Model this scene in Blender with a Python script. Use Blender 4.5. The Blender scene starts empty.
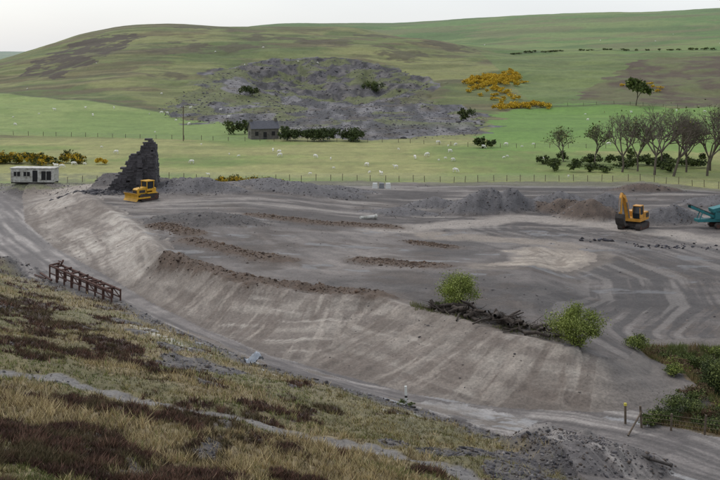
import bpy, bmesh, math, random
import numpy as np
from mathutils import Vector, Matrix, Euler
random.seed(7); RNG=np.random.default_rng(7)
scene=bpy.context.scene
COL=scene.collection
# ------------------------------------------------------------ helpers
def c(r,g,b,k=0.86):
    a=np.array([r,g,b])/255.; return np.where(a<=.04045,a/12.92,((a+.055)/1.055)**2.4)*k
def ss(a,b,x):
    t=np.clip((x-a)/(b-a),0,1); return t*t*(3-2*t)
def _h(i,j,s):
    h=(i*374761393+j*668265263+s*1442695041)&0xffffffff
    h=((h^(h>>13))*1274126177)&0xffffffff
    return ((h^(h>>16))&0xffffff)/16777216.
def vn(x,y,s=0):
    xi=np.floor(x).astype(np.int64); yi=np.floor(y).astype(np.int64)
    fx=x-xi; fy=y-yi; fx=fx*fx*(3-2*fx); fy=fy*fy*(3-2*fy)
    a=_h(xi,yi,s);b=_h(xi+1,yi,s);d=_h(xi,yi+1,s);e=_h(xi+1,yi+1,s)
    return (a+(b-a)*fx)*(1-fy)+(d+(e-d)*fx)*fy
def fbm(x,y,s=0,o=4):
    t=0;a=.5;n=0;ca,sa=.8,.6
    for k in range(o):
        f=2**k; t=t+a*vn(x*f+17.3*k,y*f-9.1*k,s+k); n+=a; a*=.5
        x,y=ca*x-sa*y,sa*x+ca*y
    return t/n
def fbs(x,y,s=0,o=4):   # un-rotated octaves, keeps streaks aligned
    t=0;a=.5;n=0
    for k in range(o):
        t=t+a*vn(x*2**k+17.3*k,y*2**k-9.1*k,s+k); n+=a; a*=.5
    return t/n
def ridged(x,y,s=0,o=4):
    t=0;a=.5;n=0
    for k in range(o):
        t=t+a*(1-np.abs(2*vn(x*2**k+7.3*k,y*2**k+3.1*k,s+k)-1)); n+=a; a*=.5
    return t/n
def pdist(x,y,pts):
    best=np.full(x.shape,1e9); arc=np.zeros(x.shape); side=np.ones(x.shape); L=0
    for (ax,ay),(bx,by) in zip(pts[:-1],pts[1:]):
        dx,dy=bx-ax,by-ay; l2=dx*dx+dy*dy; l=math.sqrt(l2)
        t=np.clip(((x-ax)*dx+(y-ay)*dy)/l2,0,1)
        d=np.hypot(x-ax-t*dx,y-ay-t*dy); m=d<best
        best=np.where(m,d,best); arc=np.where(m,L+t*l,arc)
        side=np.where(m,np.sign((x-ax)*dy-(y-ay)*dx),side); L+=l
    return best,arc,side
def pip(x,y,pts):
    r=np.zeros(x.shape,bool); n=len(pts)
    for i in range(n):
        ax,ay=pts[i];bx,by=pts[(i+1)%n]
        if ay==by: continue
        r^=((ay>y)!=(by>y))&(x<(bx-ax)*(y-ay)/(by-ay)+ax)
    return r
def pl(s): return [tuple(float(q) for q in p.split(",")) for p in s.split()]
# ------------------------------------------------------------ site survey (metres)
crest=pl("-42,147.4 -32,128.1 -24.9,113.3 -19.6,99 -11.3,86.7 -4.1,82.4 1.6,81 6.1,76 10,71.3 13.7,68.5 16.2,67.6 18.5,69.5 20,73 20.6,77 26,77.5 120,77.5")
crestP=crest+[(120,175),(-42,175)]
toe=pl("-55.1,163 -45.5,135.8 -35.7,117 -26.1,102.3 -19.1,90.9 -13.2,82.4 -6.7,74.1 -0.7,69.2 3.9,65.5 8.9,63.2 14.4,62.5 18.9,62.9 21.5,64.1 22,66.7 21.4,71.4 21.6,74.8 25.6,75.3 120,75.3")
toeP=toe+[(120,178),(-58,178)]
veg=pl("-80,135 -51.1,111.1 -37.7,104.8 -29.3,97.8 -20.7,89.8 -12.4,77.2 -7,69.8 -2,66.3 2.5,63.2 6.5,59.5 9.1,56.8 10.6,53 11.5,47.8 13,40 14,20")
vegP=veg+[(14,-40),(-300,-40),(-300,135)]
gtrack=pl("-40,45 -21.3,50.6 -19,51.4 -15.6,52 -10.5,49.9 -6.4,49.5 -2.9,48.6 1,48.2 5.1,46.2 7,43.9 10,38")
strips=[(pl("-19.1,98 -13.8,92.1 -8.7,86.8 -3.4,85 1.5,82.5"),1.1,.6),(pl("-18.6,109.3 -12.8,102.6 -7.9,99"),1.3,.4),
 (pl("0.2,100.5 3.9,98.6 7.3,97.6"),1.4,.3),(pl("6.1,116.9 10.2,113"),1.0,.2),(pl("-14,128 -4,126 4,127"),1.1,.25),(pl("-24,118 -19,113"),1.3,.5)]
loop=pl("8.5,122.1 16.7,119.3 23.3,116.7 25.4,109.4 22.1,102.9 17,100 12.8,98.1")
loopP=pl("11.6,97.8 14.2,101.5 15.9,106.1 15.3,111.7 20.4,114.8 25.6,112.0 25.6,107.5 22.5,102.5 18,98.3")
upper=pl("2,124 10,129 22.1,135.8 29.2,132.7 35.4,126.5 43,119.4 49.8,113.2 60,100")
haul=pl("-90,190 -71.1,169.2 -59.2,151.7 -43.4,122.2 -33.8,105.8 -22.9,91.7 -14.2,79.1 -7.8,71 -2,66.1 3.2,63.2 7.3,60.8 11.9,59.5 15.9,56.8 19.1,53 22,50 30,42")
wetP=pl("2.6,64.3 5.7,63.8 10,62.5 11,59.5 8.7,57.9 6.5,59.5")
veg2=pl("20.5,76.2 31.2,76.2 60,76 60,50 24,57 20.1,59.2 17,60.8 19,62 22.6,63.5 22.8,70.2")
arcs=pl("22,128 31,112 35,98 33,86 28,78")
heaps=[(-23.7,148.3,2.2,7.5,4,0),(-28,152,1.8,6,3,0),(-7.7,153.6,1.5,9,4,0),(-14,158,1.4,7,4,0),(5.5,138.7,1.0,6,3,0),(15.5,141.4,2.3,4.5,3.5,0),(19.5,142.5,3.2,4.8,3.5,0),(23.5,143.5,2.1,4,3,0),
 (31.3,137,2.6,5,4,1),(28.2,141,2.0,4,3,1),(39.9,132.5,2.4,3.8,3,0),(43.2,134,2.1,3,2.6,0),(47.1,165.4,1.5,7,3,1),(-19,122.9,1.1,8,5,2),(-36.5,103.5,1.6,3.8,3.2,0),(-39.1,163,1.6,12,7,2),(-55,171,.9,12,7,2),(29.7,150,2,6,3,0),
 (36,146,2.2,5,3,0),(10.9,57.4,1.1,2.0,1.5,0),(12.6,55.6,1.5,2.5,1.8,0),(14.4,53.8,1.3,2.4,1.9,0),(11.6,53,1.4,2.6,2.3,0),(9.6,55,1.0,2,1.6,0),(11,147,1.5,5,3,0),(-3,160,.8,6,3,0),(55,150,1.4,8,4,0)]
CT="""-146,170,0 -95,170,0 -61,170,0 -27,170,0 7,170,0 41,170,0 75,170,0 143,170,0 -185,215,0 -120,215,0 -77,215,0 -34,215,0 9,215,0 52,215,0 95,215,0 181,215,0 -205,270,1 -97,270,.5 -43,270,.5 11,270,.5 65,270,1 97,270,2 200,270,4 -231,350,3.8 -126,350,3.8 -74,350,1.7 -21,350,1.4 32,350,2.1 84,350,1.4 126,350,2.8 224,350,4.5 -297,450,7.6 -162,450,8.5 -117,450,11.2 -72,450,10.8 -27,450,7.6 18,450,8.5 63,450,9.4 108,450,9.4 162,450,11.2 288,450,13 -187,520,15.2 -135,520,23 -83,520,23 -31,520,22 21,520,18.9 73,520,18.9 125,520,17.8 187,520,21 333,520,27.2 -409,620,15.8 -223,620,22 -192,620,31.3 -161,620,36.9 -130,620,39.4 -87,620,38.7 -37,620,36.9 0,620,35.6 37,620,34.4 74,620,29.4 112,620,27.6 174,620,27.6 223,620,29.4 397,620,40.6 -392,700,11.5 -252,700,20.6 -210,700,34.6 -175,700,43.7 -140,700,47.2 -98,700,45.8 -42,700,45.5 0,700,43.7 42,700,34.6 98,700,30.4 168,700,31.8 252,700,36 -476,850,5 -306,850,9.2 -221,850,34.8 -136,850,40.7 -51,850,40.7 34,850,35.6 119,850,40.7 204,850,44.1 306,850,49.2 544,850,56 -726,1100,0 -396,1100,8.8 -231,1100,38.5 -121,1100,59.4 -44,1100,62.7 44,1100,61.6 99,1100,66 154,1100,69.3 220,1100,72.6 275,1100,74.8 330,1100,74.8 396,1100,79.2 704,1100,82.5 -990,1500,7 -540,1500,10 -240,1500,37 60,1500,49 360,1500,59.5 660,1500,67 -2236,2600,35 -1456,2600,42.8 -936,2600,42.8 -156,2600,27.2 624,2600,27.2 1664,2600,27.2"""
CT=np.array([[float(q) for q in p.split(",")] for p in CT.split()])
wallL=pl("-180,450 -157,437 -112,401 -72,371")
ffence=pl("-160,292 -114,285 -102,283 -73,279 -43,269 -35,266")
heather=pl("-168,497 -175,555 -173,607 -155,620 -129,602 -133,555 -138,512 -145,483")
spoil=pl("-77,383 -76,424 -72,472 -58,515 -32,532 -8,534 24,508 34,468 26,425 36,402 44,347 33,283 16,272 -5,269 -20,282 -35,321 -54,338 -69,352")
scarp=pl("-60,507 -31,528 -8,530 24,507 30,455 -9,432 -27,455 -48,440")
gfield=pl("29,242 43,331 62,389 81,404 108,387 155,372 210,330 180,236")
brown=pl("83,413 131,503 162,557 260,565 300,500 190,370 155,370 112,400")
hedge=pl("86,594 151,628 217,602 300,560")
# ------------------------------------------------------------ terrain
X_=CT[:,:2]/500.; n_=len(X_)
def U(r2): return 0.5*r2*np.log(r2+1e-12)
K=U(((X_[:,None]-X_[None])**2).sum(-1)); K[np.arange(n_),np.arange(n_)]=1e-4
A_=np.zeros((n_+3,n_+3));A_[:n_,:n_]=K;A_[:n_,n_]=1;A_[:n_,n_+1:]=X_;A_[n_,:n_]=1;A_[n_+1:,:n_]=X_.T
w_=np.linalg.solve(A_,np.r_[CT[:,2],0,0,0])
def tps(x,y):
    out=np.empty(x.shape)
    for i in range(0,len(x),40000):
        q=np.stack([x[i:i+40000],y[i:i+40000]],-1)/500.
        r2=((q[:,None,0]-X_[None,:,0])**2+(q[:,None,1]-X_[None,:,1])**2)
        out[i:i+40000]=U(r2)@w_[:n_]+w_[n_]+q@w_[n_+1:]
    return out
def fenceY(x): return np.interp(x,[-120,-60,-35,-18,51,61,100],[176,178,184,180.5,181.5,170,160])
def near(x,y):
    s=(67.3-(x+y))/1.4142
    bk=.25*np.logaddexp(0,s*1.5)/1.5
    r=np.hypot(x,y)
    z=bk+6.5*(1-ss(2,17,r))
    inv=pip(x,y,vegP)
    z=z+np.where(inv,1,0)*((fbm(x/1.3,y/1.3,3)-.5)*.4*ss(0,3,s)+(fbm(x/7,y/7,5)-.5)*1.2*ss(0,8,s))
    dg,_,_=pdist(x,y,gtrack); z=z-.12*np.exp(-(dg/1.0)**2)
    dT,_,_=pdist(x,y,toe); dC,aC,_=pdist(x,y,crest)
    iC=pip(x,y,crestP); iT=pip(x,y,toeP)
    w=np.where(iC,1,np.where(iT,dT/(dT+dC+1e-6),0))
    w=.35*w*w*(3-2*w)+.65*w
    zt=2.4-1.9*np.maximum(ss(-20,10,x)*ss(85,120,y),ss(14,22,x))
    z=z+zt*w*(1-ss(160,178,y))
    z=z+(.15+.3*fbm(aC/4,aC*0,12))*np.exp(-(dC/1.0)**2)*iT*(x<15)
    z=z+(iT&~iC)*((fbs(aC/1.2,dC/3,13)-.5)*.28+(fbs(dC*1.2,aC/8,14)-.5)*.22)*ss(0,.5,dT)
    fl=~inv
    z=z+fl*((fbm(x/14,y/14,8)-.5)*.7*ss(0,6,dT)+(fbm(x/1.5,y/1.5,9)-.5)*.14)
    for hx,hy,h,rx,ry,k in heaps:
        q=np.hypot((x-hx)/rx,(y-hy)/ry)+(fbm(x/2,y/2,11)-.5)*.5
        z=z+h*np.clip(1-q,0,1)**.9
    for pts,wd,h in strips:
        d,a,_=pdist(x,y,pts); q=d/(wd*(.5+1.1*fbm(a/2.5,a*0,21)))+(fbm(x/.9,y/.9,23)-.5)*.9
        z=z+h*np.exp(-np.clip(q,0,9)**2)*(.5+1.0*fbm(x*1.5,y*1.5,22))
    i2=pip(x,y,veg2); d2,_,_=pdist(x,y,veg2+[veg2[0]])
    z=z-np.where(i2,1.3*ss(0,2.5,d2),0)
    return z
def hill(x,y):
    z=tps(x,y)
    m=ss(290,420,y)
    z=z+m*((fbm(x/45,y/45,31)-.5)*4.0+(fbm(x/12,y/12,32)-.5)*1.2)*(1-.5*ss(560,700,y))
    xs=x+(fbm(x/15,y/15,33)-.5)*30; ys_=y+(fbm(x/15,y/15,34)-.5)*30
    sp=pip(xs,ys_,spoil); sc=pip(xs,ys_,scarp)
    z=z+sp*(ridged(x/16,y/18,35)-.6)*2.0*ss(275,330,y)
    # shallow quarry benches cut into the hill, broken headwall of scree
    yh=y+(fbm(x/11,y/40,37)-.5)*46
    z=z-3.2*(1-ss(486,510,yh))*ss(425,478,y)*ss(-66,-40,xs)*(1-ss(4,30,xs))
    yh2=y+(fbm(x/9,y/40,38)-.5)*40
    z=z-2.4*(1-ss(450,468,yh2))*ss(395,442,y)*ss(-52,-30,xs)*(1-ss(2,26,xs))
    dS,_,_=pdist(xs,ys_,scarp+[scarp[0]])
    z=z+sc*ss(0,8,dS)*(ridged(x/10,y/20,36)-.8)*3.2
    return z
def height(x,y):
    x=np.asarray(x,float);y=np.asarray(y,float)
    mn=y<214; mf=y>186
    a=np.zeros(x.shape);b=np.zeros(x.shape)
    if mn.any(): a[mn]=near(x[mn],y[mn])
    if mf.any(): b[mf]=hill(x[mf],y[mf])
    k=ss(188,212,y)
    return a*(1-k)+b*k
# bank vegetation classes
hb=[(-23.1,72.3,4.5),(-16.6,66.3,2.6),(-18.2,60.8,3.4),(-26.5,76,5),(-11.3,47.3,1.6),(-8.5,46.6,1.6),(-13.5,47.6,1.5),(-5.3,53.5,1.3),(-3,55,1.2),(-12.5,39,3.0),(-11.6,35.2,3.4),(-8.6,36.6,2.6),(-6.2,38.0,2.1),(-2.5,40,1.8),(-4.5,35,2.5),(1,38,1.5),(-22,66,3),(-21,43,2),(-1.7,57,1),(-28,68,5),(-14,62,1.5),(-11,58,1.2),(-18,56,1.5),(-20,80,2),(-27,86,2),(-3,45,1),(3,45,1),(-14,34,3),(-2,34,3)]
tb=[(-2.6,44.1,2.8),(-8.1,41.5,2.0),(-10.5,42.5,1.8),(-5,45.4,2.0),(-15,44,2.4),(-.5,41,1.8),(2,42,1.8),(-14,57,2.4),(-9,57,2.8),(-6,42,1.8)]
sb=[(-11.1,65.6,2.2),(-8.6,64.9,1.6),(-18.5,80.4,1.6),(-16.5,76,1.8),(-13,70.5,1.8),(6.5,52,1.6),(4.0,49.8,1.6),(8,48,2),(8.5,52,1.8),(1.5,50.6,1.2)]
def blob(x,y,L):
    m=np.zeros(x.shape)
    for a,b,r in L: m=np.maximum(m,1-np.hypot(x-a,y-b)/r/1.35)
    return m
def bankclass(x,y):
    n=fbm(x/2.2,y/2.2,41)-.5; n2=fbm(x/6,y/6,43)-.5; n3=fbm(x/.8,y/.8,42)-.5
    h=ss(.2,.34,blob(x,y,hb)*.85+n*1.5+n3*.9+n2*.5)
    t=ss(.05,.5,blob(x,y,tb)+n2*1.6+n3*.5+.16)
    s=ss(.25,.45,blob(x,y,sb)+n*1.2+n3*.6)
    dv,_,_=pdist(x,y,veg)
    s=np.maximum(s,1-ss(.5,2.0,dv+n3*2.0+n*2.2))
    dg,_,_=pdist(x,y,gtrack); g=1-ss(.5,.95,dg+n3*1.1+n*.5)
    return h*(1-g)*(1-s),t,s*(1-g),g
# ------------------------------------------------------------ ground colours
def mixin(A,col,m): A+= (np.asarray(col)-A)*np.asarray(m,float)[:,None]
def color_near(x,y):
    N=len(x); n1=fbm(x/9,y/9,51); n2=fbm(x/1.6,y/1.6,52); n3=fbm(x/.45,y/.45,53)
    A=np.zeros((N,3))+c(108,101,97); R=np.full(N,.8)
    mixin(A,c(76,71,69),ss(.46,.7,n1)*.9); mixin(A,c(134,126,120),(1-ss(.25,.45,n1))*.75)
    mixin(A,c(86,76,69),ss(.5,.68,fbm(x/4,y/3,54))*.7)
    dC,aC,_=pdist(x,y,crest); dA,aA,_=pdist(x,y,arcs); dL,aL,_=pdist(x,y,loop); dH,aH,sH=pdist(x,y,haul); dU,aU,_=pdist(x,y,upper)
    st=fbs(dC*1.1,aC/9,55); A*=(1+.7*(st-.5)*(1-ss(10,40,dC)))[:,None]
    st=fbs(dA*1.3,aA/14,56); k=(1-ss(9,18,dA)); mixin(A,c(72,68,67),k*ss(.5,.6,st)*.7); mixin(A,c(136,130,125),k*(1-ss(.38,.46,st))*.5)
    st=fbs(x/14+y/30,y/1.5,57); k=ss(112,130,y); mixin(A,c(70,64,62),k*ss(.48,.62,st)*.8); mixin(A,c(144,137,130),k*(1-ss(.3,.42,st))*.75)
    k=1-ss(1.4,3.6,dU+(n2-.5)*2.5); mixin(A,c(160,151,142),k*.8)
    k=1-ss(1.0,3.0,dL+(n2-.5)*2.5); mixin(A,c(148,137,125),k*.75)
    dP,aP,_=pdist(x,y,loopP+[loopP[0]])
    xs=x+(n2-.5)*1.6; ys_=y+(n3-.5)*1.6
    ip=pip(xs,ys_,loopP); st=fbs(dL*1.5,aL/6,66)
    mixin(A,c(76,68,63),(1-ss(.2,2.0,dP+(n2-.5)*2))*(~ip)*.65*ss(.35,.55,n1+.1))
    kp=ip*ss(0,1.6,dP+(n2-.5)*2.4); mixin(A,c(178,166,151),kp*(.6+.3*n3)); mixin(A,c(128,116,104),kp*ss(.5,.64,st)*.75); mixin(A,c(120,110,100),kp*ss(.5,.66,fbm(x/2.5,y/2.5,68))*.45)
    hm=np.zeros(N)
    for hx,hy,h,rx,ry,kk in heaps:
        q=np.hypot((x-hx)/rx,(y-hy)/ry)+(fbm(x/2,y/2,11)-.5)*.5
        col=[c(98,95,96),c(90,76,66),c(80,75,73)][kk]; k=1-ss(.8,1.05,q); hm=np.maximum(hm,k)
        mixin(A,col*(.7+.6*n3[:,None]),k)
    iC=pip(x,y,crestP); iT=pip(x,y,toeP); dT,aT,_=pdist(x,y,toe)
    w=np.where(iC,1,np.where(iT,dT/(dT+dC+1e-6),0))
    sl=(iT&~iC)|(iC&(dC<1.0+2*n2)&(x<14))
    pale=c(154,145,135)*np.ones((N,3)); mixin(pale,c(172,163,153),1-ss(-30,-8,x))
    mixin(pale,c(120,110,102),ss(.45,.6,fbs(dC*.9,aC/9,58))*.85); mixin(pale,c(188,180,169),ss(.55,.7,fbs(dC*1.8,aC/6,59))*.7)
    mixin(pale,c(112,100,91),ss(.5,.64,fbs(aC*1.6,dC/5,60))*.6); mixin(pale,c(178,168,156),(1-ss(.34,.46,fbs(aC*2.2,dC/3,67)))*.5)
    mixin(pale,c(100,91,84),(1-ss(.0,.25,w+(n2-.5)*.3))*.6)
    mixin(pale,c(106,95,86),ss(.5,.7,n1)*.55)
    mixin(pale,c(110,103,98),ss(14.0,17.5,x+(n2-.5)*4)*.9)
    A+=(pale-A)*(sl*(y<170)*1.)[:,None]
    mixin(A,c(90,82,76),np.exp(-((dC-1.0-n2)/.6)**2)*iC*(x<15)*.65)
    out=~iT
    road=out&(dH<11)
    rc=c(126,119,115)*np.ones((N,3)); sr=fbs(dH*1.7,aH/12,62)
    mixin(rc,c(94,88,86),ss(.5,.6,sr)*.85); mixin(rc,c(164,157,151),(1-ss(.32,.45,sr))*.75); mixin(rc,c(88,82,80),ss(.5,.68,fbm(x/3,y/3,63))*.6)
    k=road*(1-ss(4.5,10,dH)); A+=(rc-A)*k[:,None]; R-=.12*k
    for off in(1.1,2.9,4.0): mixin(A,c(82,77,75),road*np.exp(-((dH-off+(n1-.5)*.8)/.25)**2)*.65)
    k=pip(x+(n2-.5)*3,y+(n2-.5)*2,wetP)*ss(.34,.54,n2+.1); mixin(A,c(160,154,148),k*.6); R-=k*.5
    k=(~iT)*(1-ss(3.2,4.6,dH))*ss(.545,.575,fbs(dH*1.0,aH/5,64))*(1-ss(74,86,y))*(1-ss(17,19,x))*(1-hm); R=np.where(k>.5,.08,R); mixin(A,c(120,114,109),k*.7)
    k=ss(.60,.66,fbs(x/4.5,y/2.2,65)*.7+.3*n2)*(y>92)*(y<126)*iC*(~ip)*(1-hm); R=R-.4*k; mixin(A,c(72,67,65),k*.6)
    for pts,wd,h in strips:
        d,a,_=pdist(x,y,pts); q=d/(wd*(.5+1.1*fbm(a/2.5,a*0,21)))+(fbm(x/.9,y/.9,23)-.5)*.9+(n3-.5)*.5
        k=1-ss(1.0,1.45,q); mixin(A,c(92,74,60)*(.6+.8*n3[:,None]),k*.95); mixin(A,c(94,82,73),(1-ss(1.4,2.8,q))*.45); R=np.where(k>.3,.85,R)
    fy=fenceY(x); e=y-fy+(n2-.5)*3
    mixin(A,c(114,112,88),ss(-9,-2,e+(n1-.5)*14)*.7)
    mixin(A,c(150,146,140),np.exp(-((e+9)/1.5)**2)*.5)
    G=meadow(x,y); k=ss(-1.2,.4,e); A+=(G-A)*k[:,None]
    lf=(x<-38-(y-165)*.2)&(y>166); mixin(A,c(112,114,78),lf*ss(.35,.55,n2)*.8)
    i2=pip(x+(n2-.5)*1.5,y+(n2-.5)*1.5,veg2)*1.; vc=c(92,98,58)*np.ones((N,3)); mixin(vc,c(110,94,70),ss(.45,.6,n2)); mixin(vc,c(66,62,48),ss(.5,.7,n3)*.6)
    A+=(vc-A)*i2[:,None]
    inv=pip(x,y,vegP)*1.; h,t,s,g=bankclass(x,y)
    B=c(108,102,70)*np.ones((N,3)); mixin(B,c(124,114,80),ss(.4,.6,n2)*.7); mixin(B,c(144,128,98),t*.75); mixin(B,c(76,60,52),h); mixin(B,c(104,99,98),s*.9); mixin(B,c(62,59,61),s*ss(.4,.52,n3)*.85)
    mixin(B,c(132,128,126),g*.9); mixin(B,c(96,93,92),g*ss(.45,.65,n3)*.7)
    B*=(.76+.52*n3)[:,None]
    A+=(B-A)*inv[:,None]
    A*=(.88+.24*n3)[:,None]
    return A,R
def meadow(x,y):
    N=len(x); a=fbm(x/30,y/22,71); b=fbm(x/5,y/5,72); d=fbs(x/40,y/4,73); e=fbm(x/2,y/2,74)
    A=c(132,142,80)*np.ones((N,3)); mixin(A,c(152,150,96),ss(.45,.62,a)*.85); mixin(A,c(108,130,66),(1-ss(.32,.5,a))*.85); mixin(A,c(118,128,72),ss(.5,.7,d)*.5); mixin(A,c(112,104,70),ss(.6,.72,b)*.35)
    A*=(.72+.32*b+.22*e)[:,None]; return A
def color_hill(x,y):
    N=len(x); a=fbm(x/60,y/60,81); b=fbm(x/9,y/9,82); d=fbs(x/70,y/5,83); e=fbm(x/3,y/3,84)
    A=c(108,117,68)*np.ones((N,3)); mixin(A,c(130,131,82),ss(.4,.6,a)*.85); mixin(A,c(86,100,56),(1-ss(.36,.5,fbm(x/35,y/35,85)))*.85)
    mixin(A,c(96,86,63),ss(.5,.64,fbm(x/25,y/18,86))*.8); mixin(A,c(140,136,92),ss(.55,.7,d)*.45); mixin(A,c(80,85,52),ss(.54,.66,fbs(x/40,y/6,97))*.5)
    xs=x+(fbm(x/12,y/12,87)-.5)*18; ys_=y+(fbm(x/12,y/12,88)-.5)*20
    k=1-ss(262,285,y+(a-.5)*10)
    G=meadow(x,y); A+=(G-A)*k[:,None]
    yf=np.interp(x,[-160,-114,-73,-43,-30],[292,285,279,269,262]); yw=np.interp(x,[-250,-180,-157,-112,-72,-60],[470,450,437,401,371,345])
    k=((x<-25)&(y>yf)&(y<yw))*1.; L=c(120,140,76)*np.ones((N,3)); mixin(L,c(138,150,90),ss(.4,.6,a)*.7); mixin(L,c(104,126,66),ss(.5,.7,b)*.5); A+=(L-A)*k[:,None]
    k=np.where(x>60,ss(575,600,y),ss(760,800,y)); FR=c(98,124,66)*np.ones((N,3)); mixin(FR,c(120,133,78),ss(.42,.58,a)*.8); mixin(FR,c(82,106,56),ss(.48,.66,fbm(x/90,y/50,89))*.8); mixin(FR,c(114,110,76),ss(.54,.64,fbm(x/60,y/30,94))*.6); A+=(FR-A)*k[:,None]
    k=((x>70)&(y>400))*(1-k); mixin(A,c(98,120,66),k*.6)
    for ln in (pl("60,760 160,820 300,800 460,850"),pl("30,900 150,960 280,980 420,1000")):
        dd,_,_=pdist(x,y,ln); mixin(A,c(76,88,52),np.exp(-(dd/2.5)**2)*.55)
    g=pip(xs,ys_,gfield)*1.; GG=c(104,136,62)*np.ones((N,3)); mixin(GG,c(124,146,76),ss(.42,.62,a)*.7); mixin(GG,c(94,122,58),ss(.5,.7,d)*.5); A+=(GG-A)*g[:,None]
    k=pip(xs,ys_,brown)*1.; BB=c(100,98,66)*np.ones((N,3)); mixin(BB,c(86,70,60),ss(.38,.55,fbm(x/18,y/25,90))*.95); mixin(BB,c(106,118,68),ss(.55,.7,b)*.5); A+=(BB-A)*(k*.92)[:,None]
    k=pip(xs,ys_,heather)*ss(.36,.46,b*.6+e*.4); mixin(A,c(72,62,54),k*.92)
    for hx,hy,rx,ry in((-63,601,9,20),(-43,607,12,16),(-17,590,14,18),(-100,560,16,20),(15,640,20,12),(-85,470,12,10),(-100,650,20,14),(20,560,14,20),(50,600,16,16),(-70,560,14,14)):
        k=1-ss(.6,1.1,np.hypot((x-hx)/rx,(y-hy)/ry)+(b-.5)*2.6+(e-.5)); mixin(A,c(80,73,55),k*.78)
    xq=x+(fbm(x/15,y/15,33)-.5)*30; yq=y+(fbm(x/15,y/15,34)-.5)*30
    sp=pip(xq,yq,spoil); f=fbs(x/4,y/26,91); f2=fbm(x/1.8,y/1.8,95); S=c(96,94,99)*np.ones((N,3)); mixin(S,c(66,65,70),ss(.46,.58,f)*.9); mixin(S,c(128,125,126),(1-ss(.34,.44,f))*.65)
    mixin(S,c(100,105,66),ss(.49,.55,fbm(x/13,y/20,92))*.9*ss(300,340,y)); mixin(S,c(88,78,68),ss(.55,.7,b)*.5); S*=(.55+.9*f2)[:,None]
    A+=(S-A)*(sp*.95)[:,None]
    sc=pip(xq,yq,scarp); Q=c(84,81,84)*np.ones((N,3)); mixin(Q,c(54,52,55),ss(.48,.6,fbm(x/3,y/6,98))*.85); mixin(Q,c(118,113,108),ss(.55,.68,fbm(x/4,y/9,99))*.65); mixin(Q,c(100,105,66),ss(.47,.54,fbm(x/12,y/9,93))*.85); Q*=(.65+.7*f2)[:,None]
    A+=(Q-A)*(sc*.95)[:,None]
    for ln,wd,cc in((wallL,1.6,c(82,86,60)),(hedge,2.5,c(68,78,48)),(pl("62,389 112,398 155,370"),2.0,c(78,86,54)),(pl("-180,450 -150,500 -120,560 -60,640"),1.0,c(100,102,70))):
        dd,_,_=pdist(x,y,ln); mixin(A,cc,np.exp(-(dd/wd)**2)*.85)
    A*=(.72+.32*e+.24*fbm(x/1.2,y/2.5,96))[:,None]
    hz=ss(400,3000,y)*.5; mixin(A,c(170,180,180),hz)  # aerial haze painted into the ground colour, stronger with distance
    return A
# ------------------------------------------------------------ mesh from arrays
def mesh_arrays(name,V,F,mat,colors=None,parent=None,smooth=False):
    V=np.asarray(V,np.float32).reshape(-1,3); F=np.asarray(F,np.int32); k=F.shape[1]
    me=bpy.data.meshes.new(name); me.vertices.add(len(V)); me.vertices.foreach_set("co",V.ravel())
    me.loops.add(F.size); me.loops.foreach_set("vertex_index",F.ravel())
    me.polygons.add(len(F)); me.polygons.foreach_set("loop_start",np.arange(0,F.size,k,dtype=np.int32))
    me.polygons.foreach_set("loop_total",np.full(len(F),k,dtype=np.int32))
    if smooth: me.polygons.foreach_set("use_smooth",np.ones(len(F),bool))
    me.update(calc_edges=True)
    if colors is not None:
        cc=np.ones((len(V),4),np.float32); colors=np.asarray(colors); cc[:,:colors.shape[1]]=colors
        at=me.color_attributes.new("Col",'FLOAT_COLOR','POINT'); at.data.foreach_set("color",cc.ravel())
    me.materials.append(mat)
    ob=bpy.data.objects.new(name,me)
    COL.objects.link(ob)
    if parent: ob.parent=parent
    return ob
# ------------------------------------------------------------ materials
def newmat(name):
    m=bpy.data.materials.new(name); m.use_nodes=True; nt=m.node_tree; return m,nt,nt.nodes["Principled BSDF"]
def mat_noise(name,col,rough=.7,dark=.55,scale=3.,metal=0,alt=None):
    m,nt,b=newmat(name); N=nt.nodes;L=nt.links
    tc=N.new("ShaderNodeTexCoord"); nz=N.new("ShaderNodeTexNoise"); nz.inputs["Scale"].default_value=scale; nz.inputs["Detail"].default_value=6; nz.inputs["Roughness"].default_value=.65
    L.new(tc.outputs["Object"],nz.inputs["Vector"])
    r=N.new("ShaderNodeValToRGB"); r.color_ramp.elements[0].position=.35; r.color_ramp.elements[1].position=.6
    a=np.array(col); d=a*dark if alt is None else np.array(alt)
    r.color_ramp.elements[0].color=(*d,1); r.color_ramp.elements[1].color=(*a,1)
    L.new(nz.outputs["Fac"],r.inputs[0]); L.new(r.outputs[0],b.inputs["Base Color"])
    b.inputs["Roughness"].default_value=rough; b.inputs["Metallic"].default_value=metal
    bp=N.new("ShaderNodeBump"); bp.inputs["Strength"].default_value=.3; bp.inputs["Distance"].default_value=.03
    L.new(nz.outputs["Fac"],bp.inputs["Height"]); L.new(bp.outputs[0],b.inputs["Normal"])
    return m
def mat_attr(name,rough=.8,spec=.3):
    m,nt,b=newmat(name); N=nt.nodes;L=nt.links
    a=N.new("ShaderNodeAttribute"); a.attribute_name="Col"
    L.new(a.outputs["Color"],b.inputs["Base Color"]); b.inputs["Roughness"].default_value=rough; b.inputs["Specular IOR Level"].default_value=spec
    return m
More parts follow.
